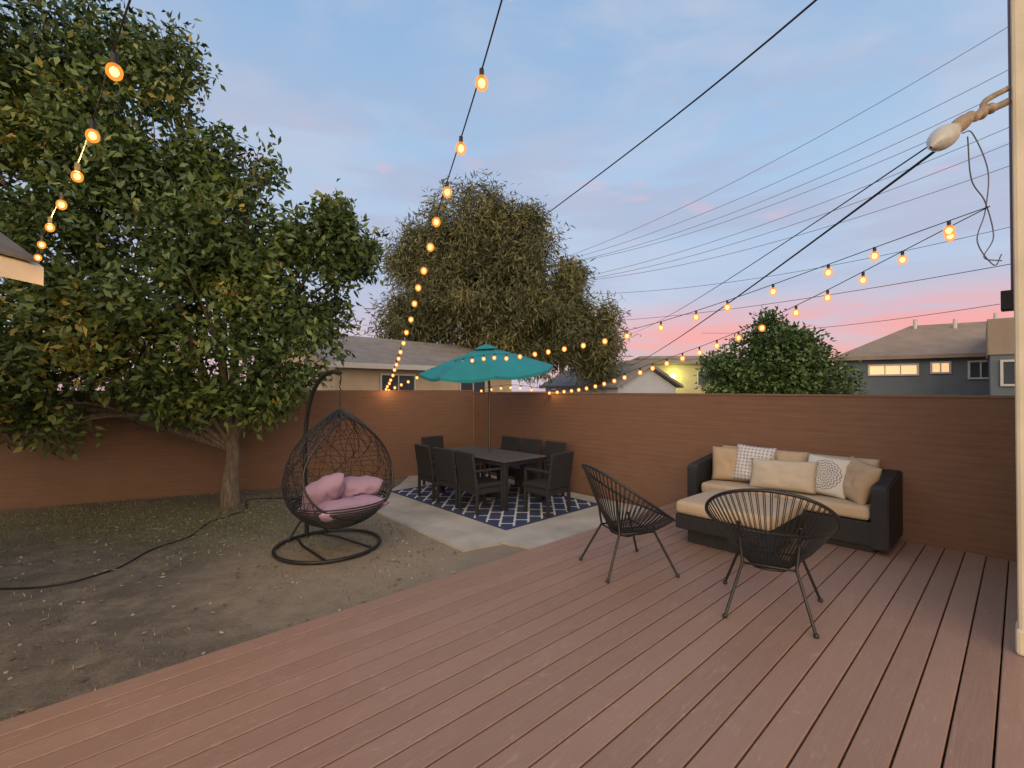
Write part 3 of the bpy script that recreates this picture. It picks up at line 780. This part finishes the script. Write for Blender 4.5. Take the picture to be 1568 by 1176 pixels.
box('walls',(7.2,5.0,3.05),(0,0,1.525),M_blue,b4)
vv=[(-3.9,-2.8,3.05),(4.0,-2.8,3.05),(4.0,2.9,3.05),(-3.9,2.9,3.05),(-1.4,0,4.35),(2.2,0,4.35),(-3.9,-2.8,2.92),(4.0,-2.8,2.92),(4.0,2.9,2.92),(-3.9,2.9,2.92)]
mesh_obj('hip_roof',vv,[(0,1,5,4),(1,2,5),(2,3,4,5),(3,0,4),(6,7,1,0),(7,8,2,1),(8,9,3,2),(9,6,0,3),(9,8,7,6)],M_rooft,b4)
window(b4,-2.15,-2.5,2.55,1.3,.30,M_warmw,3); window(b4,-.88,-2.5,2.6,.42,.30,M_warmw,2); window(b4,.1,-2.5,2.5,.5,.5,M_dark,2)
tubes('vent_pipe',[[(-1.3,-.3,4.1),(-1.3,-.3,4.55)],[(-.2,-.5,4.0),(-.2,-.5,4.45)],[(.9,-.3,4.1),(.9,-.3,4.6)]],.06,M_frame,b4)
b5=empty('tan_apartment_building',(16.4,12.55,0),R(-45))
box('walls',(5.0,4.0,2.8),(0,0,1.4),M_blue,b5)
box('parapet',(5.1,4.1,1.0),(0,0,3.3),simple('tan_parapet',(0.28,0.22,0.17),.9,.1,3),b5,bevel=.02)
window(b5,-2.0,-2.0,2.3,.5,.6,M_dark); window(b5,-.6,-2.0,2.3,.7,.6,M_dark)

# ---------------------------------------------------------------- utility pole + power lines
M_polew=simple('weathered_wood',(0.10,0.08,0.065),.9,.3,5,.5,30,stretch=(4,4,.5))
up=empty('utility_pole',(3.3,31,0),R(-20))
v_,f_=taper([([Vector((0,0,-.1)),Vector((0,0,5)),Vector((0,0,10.7))],[.17,.15,.12])],10); mesh_obj('pole',v_,f_,M_polew,up,True)
box('crossarm',(2.6,.12,.14),(0,-.14,10.1),M_polew,up); box('crossarm',(2.2,.12,.12),(0,-.14,8.9),M_polew,up)
spheres('insulators',[(x,-.14,10.24) for x in (-1.2,-.6,.6,1.2)],.07,M_frame,up)
def sagline(a,b,sag,n=24):
    a=Vector(a);b=Vector(b); return [a.lerp(b,i/n)+Vector((0,0,-sag*4*(i/n)*(1-i/n))) for i in range(n+1)]
L=[]
for (zz,dx,ez,ex) in ((10.3,-.9,11.5,13.2),(10.3,-.4,10.4,13.3),(10.3,.9,10.0,13.6),(10.3,1.3,9.6,13.6),(8.95,-.8,8.9,13.4),(8.95,0.3,8.5,13.5),(8.95,.9,8.0,13.8),(8.2,0,6.3,13.8)):
    L.append(sagline((3.3+dx,30.9-dx*.3,zz),(ex*1.25,12.3*1.25,(ez-1.86)*1.25+1.86),.7))
tubes('power_lines',L,.011,M_wireg)
tubes('power_lines',[sagline((2.75,2.95,3.42),(6.2,27,3.0),.25)],.009,M_wire)
tubes('power_lines',[sagline((2.73,2.95,3.46),(6.3,29,5.1),.35)],.005,M_wire)
tubes('power_lines',[catmull([(3.1,1.8,5.4),(2.6,4.0,5.2),(.64,10.0,5.55),(-4.5,19,4.7),(-10,29,5.0)],10),sagline((15.7,15,4.6),(12.6,31,5.6),.3),sagline((13.4,12.2,5.2),(5,30,6.2),.3)],.010,M_wire)
